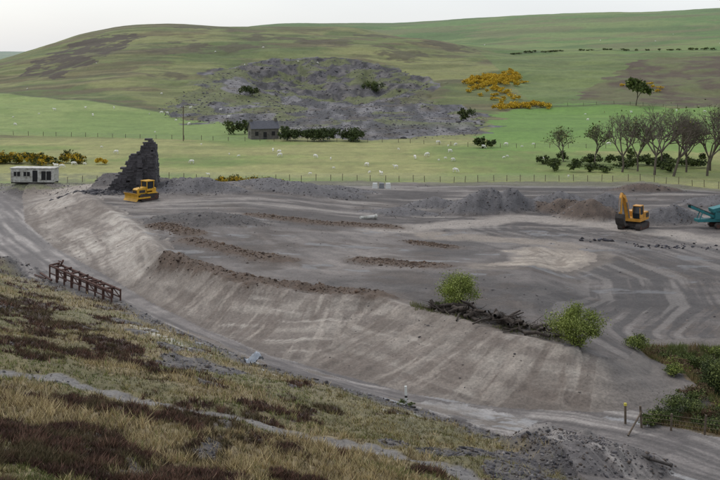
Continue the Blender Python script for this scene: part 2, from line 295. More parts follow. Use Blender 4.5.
def mat_ground():
    m,nt,b=newmat("ground_surface"); N=nt.nodes;L=nt.links
    a=N.new("ShaderNodeAttribute"); a.attribute_name="Col"
    tc=N.new("ShaderNodeTexCoord")
    n1=N.new("ShaderNodeTexNoise"); n1.inputs["Scale"].default_value=5.; n1.inputs["Detail"].default_value=8; n1.inputs["Roughness"].default_value=.7
    n2=N.new("ShaderNodeTexNoise"); n2.inputs["Scale"].default_value=.9; n2.inputs["Detail"].default_value=8; n2.inputs["Roughness"].default_value=.65
    for n in(n1,n2): L.new(tc.outputs["Object"],n.inputs["Vector"])
    def mr(n,lo,hi):
        q=N.new("ShaderNodeMapRange"); q.inputs[1].default_value=.3;q.inputs[2].default_value=.7;q.inputs[3].default_value=lo;q.inputs[4].default_value=hi; L.new(n.outputs["Fac"],q.inputs[0]); return q
    q1=mr(n1,.66,1.34);q2=mr(n2,.84,1.16)
    mu=N.new("ShaderNodeMath");mu.operation='MULTIPLY';L.new(q1.outputs[0],mu.inputs[0]);L.new(q2.outputs[0],mu.inputs[1])
    vm=N.new("ShaderNodeVectorMath");vm.operation='SCALE';L.new(a.outputs["Color"],vm.inputs[0]);L.new(mu.outputs[0],vm.inputs["Scale"])
    L.new(vm.outputs[0],b.inputs["Base Color"]); L.new(a.outputs["Alpha"],b.inputs["Roughness"])
    b.inputs["Specular IOR Level"].default_value=.42
    st=N.new("ShaderNodeMapRange"); st.inputs[1].default_value=.15; st.inputs[2].default_value=.6; st.inputs[3].default_value=.03; st.inputs[4].default_value=.8; L.new(a.outputs["Alpha"],st.inputs[0])
    bp=N.new("ShaderNodeBump"); bp.inputs["Distance"].default_value=.12; L.new(st.outputs[0],bp.inputs["Strength"])
    L.new(n1.outputs["Fac"],bp.inputs["Height"]); L.new(bp.outputs[0],b.inputs["Normal"])
    return m
M_ground=mat_ground(); M_leaf=mat_attr("foliage",.75,.2); M_rock=mat_attr("slate_rock",.8,.3); M_bark=mat_noise("bark",c(100,90,78),.9,.5)
# ------------------------------------------------------------ build terrain sheet
ys=np.concatenate([np.linspace(-40,26,40)[:-1],22/np.linspace(.846,.6,50)[:-1],22/np.linspace(.6,.12,600)[:-1],np.linspace(183.4,700,360)[:-1],np.linspace(700,1500,140)[:-1],np.linspace(1500,5000,40)])
ts=np.concatenate([np.linspace(-1.3,-.42,45)[:-1],np.linspace(-.42,.42,790),np.linspace(.42,1.3,45)[1:]])
wy_=np.maximum(ys,0)+14+np.where(ys<26,(26-ys)*.8,0)
nr,nc=len(ys),len(ts)
yy=np.repeat(ys,nc); xx=np.tile(ts,nr)*np.repeat(wy_,nc)
zz=height(xx,yy)
colr=np.zeros((len(xx),4)); colr[:,3]=.95
mn=yy<195
A,R=color_near(xx[mn],yy[mn]); colr[mn,:3]=A; colr[mn,3]=R
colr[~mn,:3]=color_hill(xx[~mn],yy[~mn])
idx=np.arange(nr*nc).reshape(nr,nc)
F=np.stack([idx[:-1,:-1].ravel(),idx[:-1,1:].ravel(),idx[1:,1:].ravel(),idx[1:,:-1].ravel()],1)
mesh_arrays("ground",np.stack([xx,yy,zz],1),F,M_ground,colr,smooth=True)
ZG=zz.reshape(nr,nc)
def Hs(x,y):   # height of the built ground mesh
    x=np.asarray(x,float);y=np.asarray(y,float)
    r=np.interp(y,ys,np.arange(nr)); i=np.clip(r.astype(int),0,nr-2); f=r-i; o=[]
    for ii in(i,i+1):
        q=np.interp(x/wy_[ii],ts,np.arange(nc)); j=np.clip(q.astype(int),0,nc-2); g=q-j
        o.append(ZG[ii,j]*(1-g)+ZG[ii,j+1]*g)
    return o[0]*(1-f)+o[1]*f
def Z(x,y): return float(Hs(np.array([x]),np.array([y]))[0])
# ------------------------------------------------------------ foliage generators
def leaf_tris(P,size):
    n=len(P); a=RNG.normal(size=(n,3)); a/=np.linalg.norm(a,axis=1)[:,None]
    b=RNG.normal(size=(n,3)); b-= (a*b).sum(1)[:,None]*a; b/=np.linalg.norm(b,axis=1)[:,None]
    s=(size*(.6+.8*RNG.random(n)))[:,None]
    V=np.stack([P-a*s*.6,P+b*s*.4,P+a*s*.6,P-b*s*.4],1)
    return V.reshape(-1,3),np.arange(4*n).reshape(n,4)
def lumps(rx,ry,rz,nl,n,hollow=.3):
    C=RNG.normal(size=(nl,3)); C/=np.linalg.norm(C,axis=1)[:,None]; C*=RNG.uniform(.3,.85,nl)[:,None]
    C[:,2]=C[:,2]*.8; C[:,2]=np.where(RNG.random(nl)<.35,-np.abs(C[:,2]),np.abs(C[:,2]))
    k=RNG.integers(0,nl,n); r=RNG.uniform(.18,.45,nl)
    d=RNG.normal(size=(n,3)); d/=np.linalg.norm(d,axis=1)[:,None]; d*=(RNG.uniform(hollow,1.15,n)**.7*(1+.25*RNG.normal(size=n)))[:,None]
    P=C[k]+d*r[k][:,None]; P*=np.array([rx,ry,rz*.55]); P[:,2]+=rz*.48
    return P,k
def bush(name,x,y,rx,rz,n,leaf,cols,nl=22,ry=None,z=None,stems=True,drop=0):
    z0=Z(x,y) if z is None else z
    P,k=lumps(rx,ry or rx,rz,nl,n); q=P[:,2]>0.02; P=P[q];k=k[q]; n=len(P)
    V,Fq=leaf_tris(P,leaf)
    cols=np.array(cols); ci=cols[(k*7+RNG.integers(0,2,n))%len(cols)]*(RNG.uniform(.7,1.25,n)[:,None])
    if not stems:
        return mesh_arrays(name,V+np.array([x,y,z0-drop]),Fq,M_leaf,np.repeat(ci,4,0))
    e=bpy.data.objects.new(name,None); COL.objects.link(e); e.location=(x,y,z0-drop)
    mesh_arrays(name+"_leaves",V,Fq,M_leaf,np.repeat(ci,4,0),parent=e)
    segs=[]
    for i in range(26):
        a=random.uniform(0,6.28); rr=random.uniform(.2,.95); p1=Vector((math.cos(a)*rx*rr,math.sin(a)*rx*rr,rz*random.uniform(.5,1.0)*(1.1-.4*rr))); md=Vector((p1.x*.4,p1.y*.4,p1.z*.5))
        segs.append((Vector((random.gauss(0,.1),random.gauss(0,.1),-.2)),md,.035,.02)); segs.append((md,p1,.02,.006))
    tubes(name+"_stems",segs,M_bark,parent=e)
    return e
def tubes(name,segs,mat,parent=None,sides=5):
    V=[];F=[]
    for p,q,r0,r1 in segs:
        p=Vector(p);q=Vector(q)
        d=(q-p)
        if d.length<1e-5: continue
        d.normalize(); u=d.orthogonal().normalized(); w=d.cross(u); b=len(V)
        for cpt,r in((p,r0),(q,r1)):
            for k in range(sides):
                t=2*math.pi*k/sides; V.append(cpt+u*math.cos(t)*r+w*math.sin(t)*r)
        for k in range(sides):
            k2=(k+1)%sides; F.append((b+k,b+k2,b+sides+k2,b+sides+k))
    return mesh_arrays(name,[tuple(v) for v in V],F,mat,parent=parent,smooth=True)
def tree(name,x,y,h,seed,leafn,cols,leaf=.25,lvls=6,bark=None,wide=1.0):
    rnd=random.Random(seed); segs=[];tips=[]
    def grow(p,d,L,r,l):
        q=p
        nseg=2 if l<3 else 1
        for i in range(nseg):
            d=(d+Vector((rnd.gauss(0,.12),rnd.gauss(0,.12),rnd.gauss(0,.06)+.05))).normalized()
            q2=q+d*L/nseg; segs.append((q,q2,r*(1-.25*i/nseg),r*(1-.25*(i+1)/nseg))); q=q2
        if l==lvls: tips.append(q); return
        for i in range(4 if l<2 else 3):
            if l>2 and rnd.random()<.12: continue
            a=rnd.uniform(0,6.28); o=d.orthogonal().normalized(); o.rotate(Matrix.Rotation(a,3,d))
            nd=(d+o*rnd.uniform(.3,.95)).normalized()
            if nd.z<-.05: nd.z=.1
            grow(q,nd,L*rnd.uniform(.6,.84),r*.62,l+1)
    grow(Vector((0,0,-.3)),Vector((0,0,1)),h*.2,h*.016,0)
    e=bpy.data.objects.new(name,None); COL.objects.link(e); e.location=(x,y,Z(x,y))
    mx=max(t.z for t in tips); e.scale=(h/mx*wide,h/mx*wide,h/mx)
    tubes(name+"_limbs",segs,bark or M_bark,parent=e,sides=3)
    if leafn:
        T=np.array([tuple(t) for t in tips]); k=RNG.integers(0,len(T),leafn); P=T[k]+RNG.normal(size=(leafn,3))*h*.03
        V,Fq=leaf_tris(P,leaf); cc=np.array(cols)[RNG.integers(0,len(cols),leafn)]*RNG.uniform(.7,1.2,leafn)[:,None]
        mesh_arrays(name+"_leaves",V,Fq,M_leaf,np.repeat(cc,4,0),parent=e)
    return e
def rocks(name,P,S,cols,flat=.55,mat=None):
    P=np.asarray(P);n=len(P); base=np.array([(1,0,0),(-1,0,0),(0,1,0),(0,-1,0),(0,0,1),(0,0,-1),(.7,.7,.5),(-.7,.7,-.4),(.7,-.7,-.3),(-.7,-.7,.5)],float)
    tri0=np.array([(0,6,4),(6,2,4),(2,1,4),(1,9,4),(9,3,4),(3,0,4),(0,3,8),(3,5,8),(5,0,8),(0,5,2),(0,2,6),(2,5,7),(5,1,7),(1,2,7),(1,5,3),(1,3,9)])
    V=base[None]*(1+RNG.normal(0,.22,(n,10,3))); V*=np.array([1,.75,flat])*np.asarray(S)[:,None,None]
    a=RNG.uniform(0,6.28,n);ca,sa=np.cos(a)[:,None],np.sin(a)[:,None]
    x=V[:,:,0]*ca-V[:,:,1]*sa; y=V[:,:,0]*sa+V[:,:,1]*ca; z=V[:,:,2]+x*RNG.normal(0,.25,n)[:,None]
    V=np.stack([x,y,z],-1)+P[:,None]
    Fq=(tri0[None]+10*np.arange(n)[:,None,None]).reshape(-1,3)
    cc=np.array(cols)[RNG.integers(0,len(cols),n)]*RNG.uniform(.7,1.3,n)[:,None]
    return mesh_arrays(name,V.reshape(-1,3),Fq,mat or M_rock,np.repeat(cc,10,0))
# ------------------------------------------------------------ bank grass + heather
def scatter(n,ylo,yhi,tlo=-.46,thi=.46):
    s=RNG.uniform(1/yhi,1/ylo,n); y=1/s; x=RNG.uniform(tlo,thi,n)*y; return x,y
def blades(name,x,y,hgt,wid,col,lean=.35):
    z=Hs(x,y); n=len(x); a=RNG.uniform(0,6.28,n); l=RNG.normal(0,lean,(n,2))*hgt[:,None]
    dx,dy=np.cos(a)*wid/2,np.sin(a)*wid/2
    V=np.stack([np.stack([x-dx,y-dy,z-.03],1),np.stack([x+dx,y+dy,z-.03],1),np.stack([x+l[:,0],y+l[:,1],z+hgt],1)],1)
    return mesh_arrays(name,V.reshape(-1,3),np.arange(3*n).reshape(n,3),M_leaf,np.repeat(col,3,0))
x,y=scatter(680000,22,112)
m=pip(x,y,vegP); x,y=x[m],y[m]
wx=(fbm(x/1.7,y/1.7,131)-.5)*3; wy=(fbm(x/1.7,y/1.7,132)-.5)*3
g_=.62; ix=np.round((x+wx)/g_).astype(np.int64); iy=np.round((y+wy)/g_).astype(np.int64)
jx=(_h(ix,iy,5)-.5)*g_; jy=(_h(ix,iy,6)-.5)*g_; keepT=_h(ix,iy,7)
pull=RNG.random(len(x))*.7; x=x+(ix*g_+jx-wx-x)*pull; y=y+(iy*g_+jy-wy-y)*pull
h,t,s,g=bankclass(x,y); keep=(g<.4)&(RNG.random(len(x))>s*.93); x,y,h,t,s,keepT=x[keep],y[keep],h[keep],t[keep],s[keep],keepT[keep]
isH=RNG.random(len(x))<h
xg,yg,tg,kt=x[~isH],y[~isH],t[~isH],keepT[~isH]
n=len(xg); nn=fbm(xg/1.2,yg/1.2,101); n6=fbm(xg/5,yg/5,104)
cg=c(106,106,62,.95)*np.ones((n,3)); mixin(cg,c(138,128,84,.95),ss(.38,.62,nn)); mixin(cg,c(102,118,60,.95),ss(.48,.6,n6)*.65); mixin(cg,c(182,164,124,.95),(RNG.random(n)<(.12+tg*.7))*1.); mixin(cg,c(92,72,58),(RNG.random(n)<.16)*1.); cg*=(RNG.uniform(.65,1.25,n)*(.75+.5*kt))[:,None]
blades("rough_grass",xg,yg,RNG.uniform(.06,.2,n)*(1+1.2*tg)*(.5+.9*nn)*(.55+.9*kt),RNG.uniform(.012,.03,n)*(1+yg/90),cg,.5)
xh,yh=x[isH],y[isH]; xh=np.repeat(xh,2)+RNG.normal(0,.06,2*len(xh)); yh=np.repeat(yh,2)+RNG.normal(0,.06,2*len(yh)); n=len(xh); nn=fbm(xh/.5,yh/.5,102); n4=fbm(xh/2,yh/2,103)
ch=c(86,62,54)*np.ones((n,3)); mixin(ch,c(122,92,76),ss(.45,.7,nn)); mixin(ch,c(74,66,46),(RNG.random(n)<.25)*1.); mixin(ch,c(106,98,68),ss(.5,.65,n4)*.6); ch*=RNG.uniform(.55,1.35,n)[:,None]
blades("heather",xh,yh,RNG.uniform(.1,.32,n)*(.3+1.3*nn),RNG.uniform(.02,.045,n)*(1+yh/80),ch,.55)
x,y=scatter(80000,40,112); m=pip(x,y,vegP); x,y=x[m],y[m]; _,_,s,g=bankclass(x,y); m=(RNG.random(len(x))<s*.5+g*.12); x,y,g=x[m],y[m],g[m]
rocks("slate_rubble",np.stack([x,y,Hs(x,y)],1),RNG.gamma(1.5,.035,len(x))*np.where(g>.5,.5,1)+.015,[c(90,87,89),c(58,56,60),c(122,117,116),c(76,68,62)])
P=[];S=[]
for hx,hy,hh,rx,ry,k in heaps:
    nn=int((260 if hy>70 else 1200)*rx*ry/12); q=RNG.random(nn)**.5*1.05; a=RNG.uniform(0,6.28,nn); px,py=hx+np.cos(a)*q*rx,hy+np.sin(a)*q*ry
    P.append(np.stack([px,py,Hs(px,py)],1)); S.append(RNG.gamma(1.3,.035 if hy>70 else .026,nn)+.015)
rocks("spoil_heap_stones",np.concatenate(P),np.concatenate(S),[c(104,100,101),c(78,75,77),c(122,117,115),c(86,76,69)])
x=RNG.uniform(-50,60,12000);y=RNG.uniform(60,178,12000); m=(~pip(x,y,vegP))&(fbm(x/6,y/6,111)>.5)&(pdist(x,y,haul)[0]>3)&~pip(x,y,veg2); x,y=x[m],y[m]
rocks("loose_stones",np.stack([x,y,Hs(x,y)],1),RNG.gamma(1.2,.026,len(x))+.012,[c(104,98,96),c(76,72,72),c(124,116,110)])
P=[]
for pts,wd,hh in strips:
    a=np.array(pts)
    for i in range(1100):
        k=random.randrange(len(a)-1); t=random.random(); p=a[k]*(1-t)+a[k+1]*t; P.append((p[0]+random.gauss(0,wd*.7),p[1]+random.gauss(0,wd*.7)))
P=np.array(P); rocks("soil_clods",np.c_[P,Hs(P[:,0],P[:,1])],RNG.gamma(1.2,.035,len(P))+.02,[c(86,68,55),c(72,59,50),c(106,88,72)],.6)
P=np.array([(28.5+random.gauss(0,1.6),119+random.gauss(0,.6)) for i in range(12)]+[(36+random.gauss(0,3),115.5+random.gauss(0,1)) for i in range(60)])
rocks("slate_boulders",np.c_[P,Hs(P[:,0],P[:,1])+.05],np.r_[RNG.uniform(.15,.4,12),RNG.uniform(.05,.25,60)],[c(70,68,74),c(96,94,100),c(58,56,60)])
x=RNG.uniform(-80,45,12000);y=RNG.uniform(272,530,12000);m=pip(x,y,spoil);x,y=x[m],y[m]
rocks("scree_boulders",np.stack([x,y,Hs(x,y)],1),RNG.gamma(1.4,.12,len(x))+.05,[c(94,92,96),c(64,62,66),c(120,116,116),c(84,78,74)])
# ------------------------------------------------------------ bushes / trees
FG=[c(142,152,76),c(126,138,62),c(158,166,94),c(104,118,54)]; DG=[c(68,80,46),c(80,92,52),c(58,68,42),c(94,102,60)]; MG=[c(98,110,60),c(84,96,52),c(116,124,70),c(74,84,48)]
YG=[c(214,182,56),c(198,162,46),c(96,98,48),c(186,152,48),c(116,112,54)]; BR=[c(112,88,68),c(92,75,58),c(118,104,74),c(88,88,56)]
bush("willow_bush",7.9,79.6,2.2,3.0,13000,.085,FG)
bush("willow_bush",15.1,69.2,2.1,3.1,15000,.08,FG)
bush("willow_bush",6.3,78.5,.7,.8,1200,.08,MG)
bush("hawthorn_bush",24.3,67.0,2.0,3.9,12000,.10,DG+MG,drop=.3)
bush("hawthorn_bush",25.5,61.5,1.8,2.4,8000,.09,DG+MG)
for i,(bx,by,r,hh,cc) in enumerate([(20.6,74,1.2,1.1,FG+MG),(22.5,75,1.4,.9,MG+BR),(25,74.5,1.6,1.0,MG),(27.5,75,1.6,1.0,MG+FG),(23,72.5,1.3,.7,FG+BR),(21.9,70,.9,.5,MG+FG),(24,70.5,1.3,.7,BR),(21.5,64.5,1.1,.7,BR+MG),(20,62,1.5,1.1,DG+MG),(18.5,60.9,1.0,.9,DG+MG),(22,61.5,1.6,1.2,DG+BR),(23.5,63.6,1.3,.8,MG+FG),(17.5,60.2,.8,.5,MG),(22.8,59.4,1.3,.9,BR+MG),(20.8,60,1.1,.9,DG+MG),(26.5,71,1.8,1.0,MG),(28,67,2,1.6,DG+MG),(22.6,66,.8,.5,BR)]):
    bush("bramble_thicket",bx,by,r,hh*1.25,int(2600*r),.08,cc,stems=False)
x=RNG.uniform(17,32,70000);y=RNG.uniform(57,77,70000);m=pip(x,y,veg2);x,y=x[m],y[m];n=len(x);nn=fbm(x/1.2,y/1.2,121)
cg=c(112,120,66)*np.ones((n,3)); mixin(cg,c(142,124,88),ss(.42,.56,nn)); cg*=RNG.uniform(.6,1.25,n)[:,None]
blades("valley_grass",x,y,RNG.uniform(.15,.5,n),RNG.uniform(.03,.06,n),cg)
def clouds(name,L,leaf,cols):
    Vs=[];Cs=[]
    for bx,by,rx,rz,n in L:
        P,k=lumps(rx,rx*.9,rz,10,n); P+=np.array([bx,by,Z(bx,by)]); V,_=leaf_tris(P,leaf); Vs.append(V)
        Cs.append(np.repeat(np.array(cols)[(k*5+RNG.integers(0,2,n))%len(cols)]*RNG.uniform(.65,1.25,n)[:,None],4,0))
    V=np.concatenate(Vs); return mesh_arrays(name,V,np.arange(len(V)).reshape(-1,4),M_leaf,np.concatenate(Cs))
g=[]
for i in range(130):
    t=random.random(); g.append((49+t*26+random.gauss(0,1.8),456+t*26+random.gauss(0,10),random.uniform(1.2,3.2),random.uniform(1.4,3.0),260))
for i in range(48):
    t=random.random(); g.append((54+t*19+random.gauss(0,1.3),390+t*9+random.gauss(0,4),random.uniform(1.0,2.5),random.uniform(1.2,2.4),240))
for i in range(30): g.append((60+random.gauss(0,5),436+random.gauss(0,14),random.uniform(1.0,2.2),random.uniform(1.0,2.0),160))
for i in range(8): g.append((129+random.gauss(0,4),446+random.gauss(0,8),random.uniform(1.0,2.0),1.6,160))
clouds("gorse_hillside",g,.42,YG)
g=[(-80+random.random()*21+random.gauss(0,1),213+random.gauss(0,2.5),random.uniform(1,2.1),random.uniform(1.2,2.8),500) for i in range(40)]
clouds("gorse_thicket",g,.26,YG+[c(84,92,46),c(72,82,44),c(90,98,50)])
clouds("gorse_bush",[(-55,211,1.4,1.5,500),(-53.8,210.5,1.0,1.2,300)],.26,YG)
g=[(-27+random.random()*13,175+random.gauss(0,1),random.uniform(.7,1.3),random.uniform(1.0,1.9),300) for i in range(20)]
clouds("gorse_row",g,.2,YG+[c(96,100,52)])
clouds("hedgerow_bushes",[(-22+random.random()*21,267+random.gauss(0,2),random.uniform(1.6,3.2),random.uniform(2.2,4.6),600) for i in range(20)],.38,DG+[c(96,98,62)])
clouds("hillside_scrub",[(-49,428,3.6,5.4,900),(-46,431,3,4.5,700),(8,469,4.2,6.4,1100),(4,472,3.3,4.5,700),(36,338,3.2,5.4,1000),(30,247,2,2.8,600),(32.5,248,1.6,2.2,400),(-37,288,3,5,800),(-33,290,2.6,4.4,600)],.5,DG+MG)
clouds("valley_hedge",[(38+random.random()*60,207+random.gauss(0,5),random.uniform(1.0,2.4),random.uniform(1.2,2.8),420) for i in range(60)],.32,MG+DG+[c(122,120,76),c(110,98,74)])
clouds("field_hedge",[(88+i*3.2+random.gauss(0,1.5),594+ (i*1.5 if i<22 else 33-(i-22)*1.2)+random.gauss(0,1),random.uniform(1.3,2.6),random.uniform(.7,1.5),80) for i in range(60) if random.random()<.75],.6,MG+DG)
TB=mat_noise("pale_bark",c(108,98,86),.9,.6)
for i,(bx,by,hh,ln) in enumerate([(51.5,196.4,12,100),(55,198,11,60),(56.4,191.3,14,30),(59.2,189,12.5,50),(70,200,14,100),(69.1,209.5,12,200),(49.2,209.5,8.5,400),(44,216,7.5,350),(64,196,11,120),(76,198,13,120),(61.5,203,11.5,100),(66,190,12,60)]):
    tree("ash_tree",bx,by,hh,20+i,ln,MG+[c(132,134,80)],leaf=.22,bark=TB)
tree("oak_tree",108,391,10,77,2200,MG,leaf=.5,lvls=4)
# ------------------------------------------------------------ hard-surface helpers
def root(name,loc,yaw=0,sc=1):
    e=bpy.data.objects.new(name,None); COL.objects.link(e); e.location=loc; e.rotation_euler=(0,0,yaw); e.scale=(sc,)*3; return e
def finish(name,bm,mat,parent,bev=.03):
    bmesh.ops.recalc_face_normals(bm,faces=bm.faces); me=bpy.data.meshes.new(name); bm.to_mesh(me); bm.free(); me.materials.append(mat)
    ob=bpy.data.objects.new(name,me); COL.objects.link(ob)
    if parent: ob.parent=parent
    if bev:
        b=ob.modifiers.new("bevel",'BEVEL'); b.width=bev; b.segments=2; b.limit_method='ANGLE'
    return ob
def boxes(name,parent,mat,L,bev=.03):
    bm=bmesh.new()
    for b in L:
        x,y,z,sx,sy,sz=b[:6]; r=b[6:] if len(b)>6 else (0,0,0)
        Mx=Matrix.Translation((x,y,z))@Euler(r).to_matrix().to_4x4()@Matrix.Diagonal((sx,sy,sz,1))
        bmesh.ops.create_cube(bm,size=1,matrix=Mx)
    return finish(name,bm,mat,parent,bev)
def prism(name,parent,mat,prof,ranges,bev=.03):
    bm=bmesh.new()
    for y0,y1 in ranges:
        a=[bm.verts.new((p[0],y0,p[1])) for p in prof]; b=[bm.verts.new((p[0],y1,p[1])) for p in prof]
        bm.faces.new(a); bm.faces.new(b[::-1]); n=len(prof)
        for i in range(n): bm.faces.new((a[i],b[i],b[(i+1)%n],a[(i+1)%n]))
    return finish(name,bm,mat,parent,bev)
def cyls(name,parent,mat,L,seg=16):
    bm=bmesh.new()
    for p,q,r in L:
        p=Vector(p);q=Vector(q);d=q-p
        Mx=Matrix.Translation((p+q)/2)@d.to_track_quat('Z','Y').to_matrix().to_4x4()
        bmesh.ops.create_cone(bm,cap_ends=True,segments=seg,radius1=r,radius2=r,depth=d.length,matrix=Mx)
    return finish(name,bm,mat,parent,0)
def stadium(L,h,z0,n=8,x0=0):
    r=h/2; P=[]
    for i in range(n+1): a=-math.pi/2+math.pi*i/n; P.append((x0+L/2-r+r*math.cos(a),z0+r+r*math.sin(a)))
    for i in range(n+1): a=math.pi/2+math.pi*i/n; P.append((x0-L/2+r+r*math.cos(a),z0+r+r*math.sin(a)))
    return P
M_yel=mat_noise("machine_yellow",c(218,166,40),.5,.7,2); M_or=mat_noise("machine_orange_yellow",c(216,154,56),.5,.7,2)
M_blk=mat_noise("track_steel",c(66,60,56),.8,.6,4); M_gls=mat_noise("cab_glass",c(40,46,50),.15,.8,1); M_rust=mat_noise("rusty_steel",c(94,64,54),.85,.45,5)
M_teal=mat_noise("teal_paint",c(34,120,124),.55,.7,2); M_wht=mat_noise("weathered_white_paint",c(208,206,198),.7,.72,2,alt=c(146,142,130)); M_dk=mat_noise("dark_opening",c(36,34,34),.8)
M_wood=mat_noise("weathered_timber",c(112,98,82),.9,.55,6); M_log=mat_noise("dead_log",c(82,72,64),.95,.45,5)
M_slate=mat_noise("roof_slate",c(86,86,94),.7,.75,2); M_stone=mat_noise("cottage_stone",c(112,106,100),.9,.6,2); M_gal=mat_noise("galvanised",c(150,152,154),.5,.75,4,.4)
def part_track(r,y,L,h,w,yard=M_blk):
    prism("track",r,yard,stadium(L,h,0),[(y-w/2,y+w/2)],.02)
    n=int(L*2.8)
    boxes("track_shoes",r,yard,[(-L/2+h/2+(L-h)*i/(n-1),y,zz_,.16,w+.06,.07) for i in range(n) for zz_ in(.0,h)],0)
    cyls("track_wheels",r,M_rust,[((xx_,y-w/2-.03,h/2),(xx_,y+w/2+.03,h/2),h*.33) for xx_ in(-L/2+h/2,L/2-h/2)]+[((-L/2+h+(L-2*h)*i/4,y-w/2-.03,.2),(-L/2+h+(L-2*h)*i/4,y+w/2+.03,.2),.14) for i in range(5)])
# bulldozer
r=root("bulldozer",(-30.3,141,Z(-30.3,141)-.03),math.radians(228),.96)
for s_ in(-.95,.95): part_track(r,s_,3.2,.95,.5)
prism("engine_hood",r,M_yel,[(.1,.75),(1.75,.75),(1.8,1.65),(1.6,1.8),(.1,1.95)],[(-.55,.55)])
boxes("chassis",r,M_blk,[(0,0,.62,2.6,1.3,.4)])
boxes("fenders",r,M_yel,[(-.5,.95,1.08,1.7,.56,.14),(-.5,-.95,1.08,1.7,.56,.14),(-1.15,0,1.35,.7,1.3,.75)])
boxes("cab_glass",r,M_gls,[(-.45,0,2.15,1.15,1.25,1.1)])
boxes("cab_frame",r,M_yel,[(-.45,0,2.78,1.45,1.5,.14)]+[(-.45+a*.6,b*.66,2.1,.1,.1,1.3) for a in(-1,1) for b in(-1,1)]+[(-.45,0,1.5,1.25,1.36,.3)],.02)
bl=[(2.55,.1),(2.68,.1),(2.45,.45),(2.42,.75),(2.55,1.1),(2.7,1.25),(2.58,1.25),(2.4,1.12),(2.28,.75),(2.33,.42)]
prism("blade",r,M_yel,bl,[(-1.6,1.6)],.01)
boxes("push_arms",r,M_yel,[(1.2,s_*1.32,.5,2.4,.14,.22) for s_ in(-1,1)]+[(2.0,s_*.45,.95,1.0,.1,.1,0,.3,0) for s_ in(-1,1)])
cyls("exhaust",r,M_blk,[((1.1,.2,1.8),(1.1,.2,2.55),.06)]); boxes("ripper",r,M_rust,[(-1.95,0,.7,.5,.9,.3),(-2.1,0,.45,.12,.12,.8)])
boxes("grille",r,M_blk,[(1.8,0,1.2,.04,.9,.7),(.9,.56,1.35,1.0,.03,.4),(.9,-.56,1.35,1.0,.03,.4)],0)
# excavator
r=root("excavator",(35.0,128,Z(35.0,128)-.03),math.radians(236),1.1)
for s_ in(-1.05,1.05): part_track(r,s_,3.5,.8,.55)
boxes("undercarriage",r,M_blk,[(0,0,.55,1.8,1.6,.4)]); cyls("slew_ring",r,M_blk,[((0,0,.7),(0,0,1.0),.7)],24)
prism("upper_house",r,M_or,[(-1.9,1.0),(1.2,1.0),(1.2,1.35),(-.2,1.4),(-.2,2.0),(-1.7,1.95),(-1.98,1.7)],[(-1.2,1.2)])
prism("counterweight",r,M_wht,[(-2.25,1.05),(-1.99,1.02),(-1.99,1.85),(-2.2,1.75)],[(-1.18,1.18)])
prism("cab_glass",r,M_gls,[(.0,1.4),(1.2,1.4),(1.25,2.0),(1.0,2.75),(0,2.75)],[(.3,1.15)])
boxes("cab_frame",r,M_or,[(.5,.72,2.8,1.15,.92,.1),(.0,.3,2.1,.1,.1,1.4),(0,1.16,2.1,.1,.1,1.4),(1.18,1.16,2.0,.1,.08,1.2),(1.18,.3,2.0,.1,.08,1.2),(.6,1.17,1.6,1.2,.06,.4)],.02)
prism("boom",r,M_or,[(.7,1.25),(1.15,1.2),(1.7,2.6),(2.4,3.75),(3.15,4.05),(3.1,4.3),(2.2,4.15),(1.2,2.9)],[(-.55,-.15)],.02)
prism("stick",r,M_or,[(2.75,4.35),(3.05,4.5),(3.45,4.0),(3.65,2.2),(3.4,1.9),(3.2,2.1),(3.0,3.9)],[(-.48,-.22)],.02)
cyls("hydraulic_rams",r,M_gal,[((1.1,-.62,1.3),(2.0,-.62,3.3),.07),((1.1,-.08,1.3),(2.0,-.08,3.3),.07),((2.1,-.35,4.2),(2.9,-.35,4.6),.07),((3.45,-.35,3.9),(3.75,-.35,2.4),.06)],10)
prism("bucket",r,M_blk,[(3.2,2.1),(3.65,2.15),(3.85,1.7),(3.6,1.0),(3.0,.65),(2.6,.85),(2.9,1.0),(3.2,1.4)],[(-.85,.15)],.02)
boxes("bucket_teeth",r,M_rust,[(2.5,-.75+i*.22,.82,.25,.08,.06) for i in range(5)],0)
boxes("engine_grille",r,M_blk,[(-1.3,1.22,1.55,.9,.04,.5),(-1.3,-1.22,1.55,.9,.04,.5)],0)
# mobile screening plant
r=root("mobile_screening_plant",(46.8,128.5,Z(46.8,128.5)-.03),math.radians(185))
for s_ in(-1.0,1.0): part_track(r,s_,3.4,.7,.45)
boxes("chassis",r,M_teal,[(0,0,1.0,7.5,1.3,.35),(-2.2,0,1.9,.15,2.0,1.4),(.3,.0,1.6,2.4,1.6,.9)])
prism("hopper",r,M_teal,[(-2.6,1.6),(-.6,1.6),(-.1,2.9),(-3.2,2.9)],[(-1.2,-1.12),(1.12,1.2)],.01); prism("hopper_end",r,M_teal,[(-3.2,2.9),(-3.1,2.9),(-2.5,1.6),(-2.6,1.6)],[(-1.12,1.12)],.01)
prism("conveyor",r,M_teal,[(.5,1.2),(.7,.95),(4.6,2.6),(4.6,2.95)],[(-.5,-.42),(.42,.5)],.01); prism("conveyor_belt",r,M_blk,[(.5,1.35),(.6,1.25),(4.8,3.0),(4.75,3.12)],[(-.42,.42)],.01)
boxes("screen_box",r,M_teal,[(.6,0,2.5,2.4,1.5,.5,0,.22,0)]); boxes("conveyor_legs",r,M_teal,[(3.3,s_*.46,1.5,.1,.1,1.6,0,-.4,0) for s_ in(-1,1)],0)
prism("side_conveyor",r,M_teal,[(-.15,1.3),(.15,1.3),(.15,1.55),(-.15,1.55)],[(.7,2.8)],.01)
boxes("truss_bracing",r,M_teal,[(.9+i*.65,s_*.46,1.25+i*.29,.06,.05,.42,0,.6,0) for i in range(6) for s_ in(-1,1)],0)
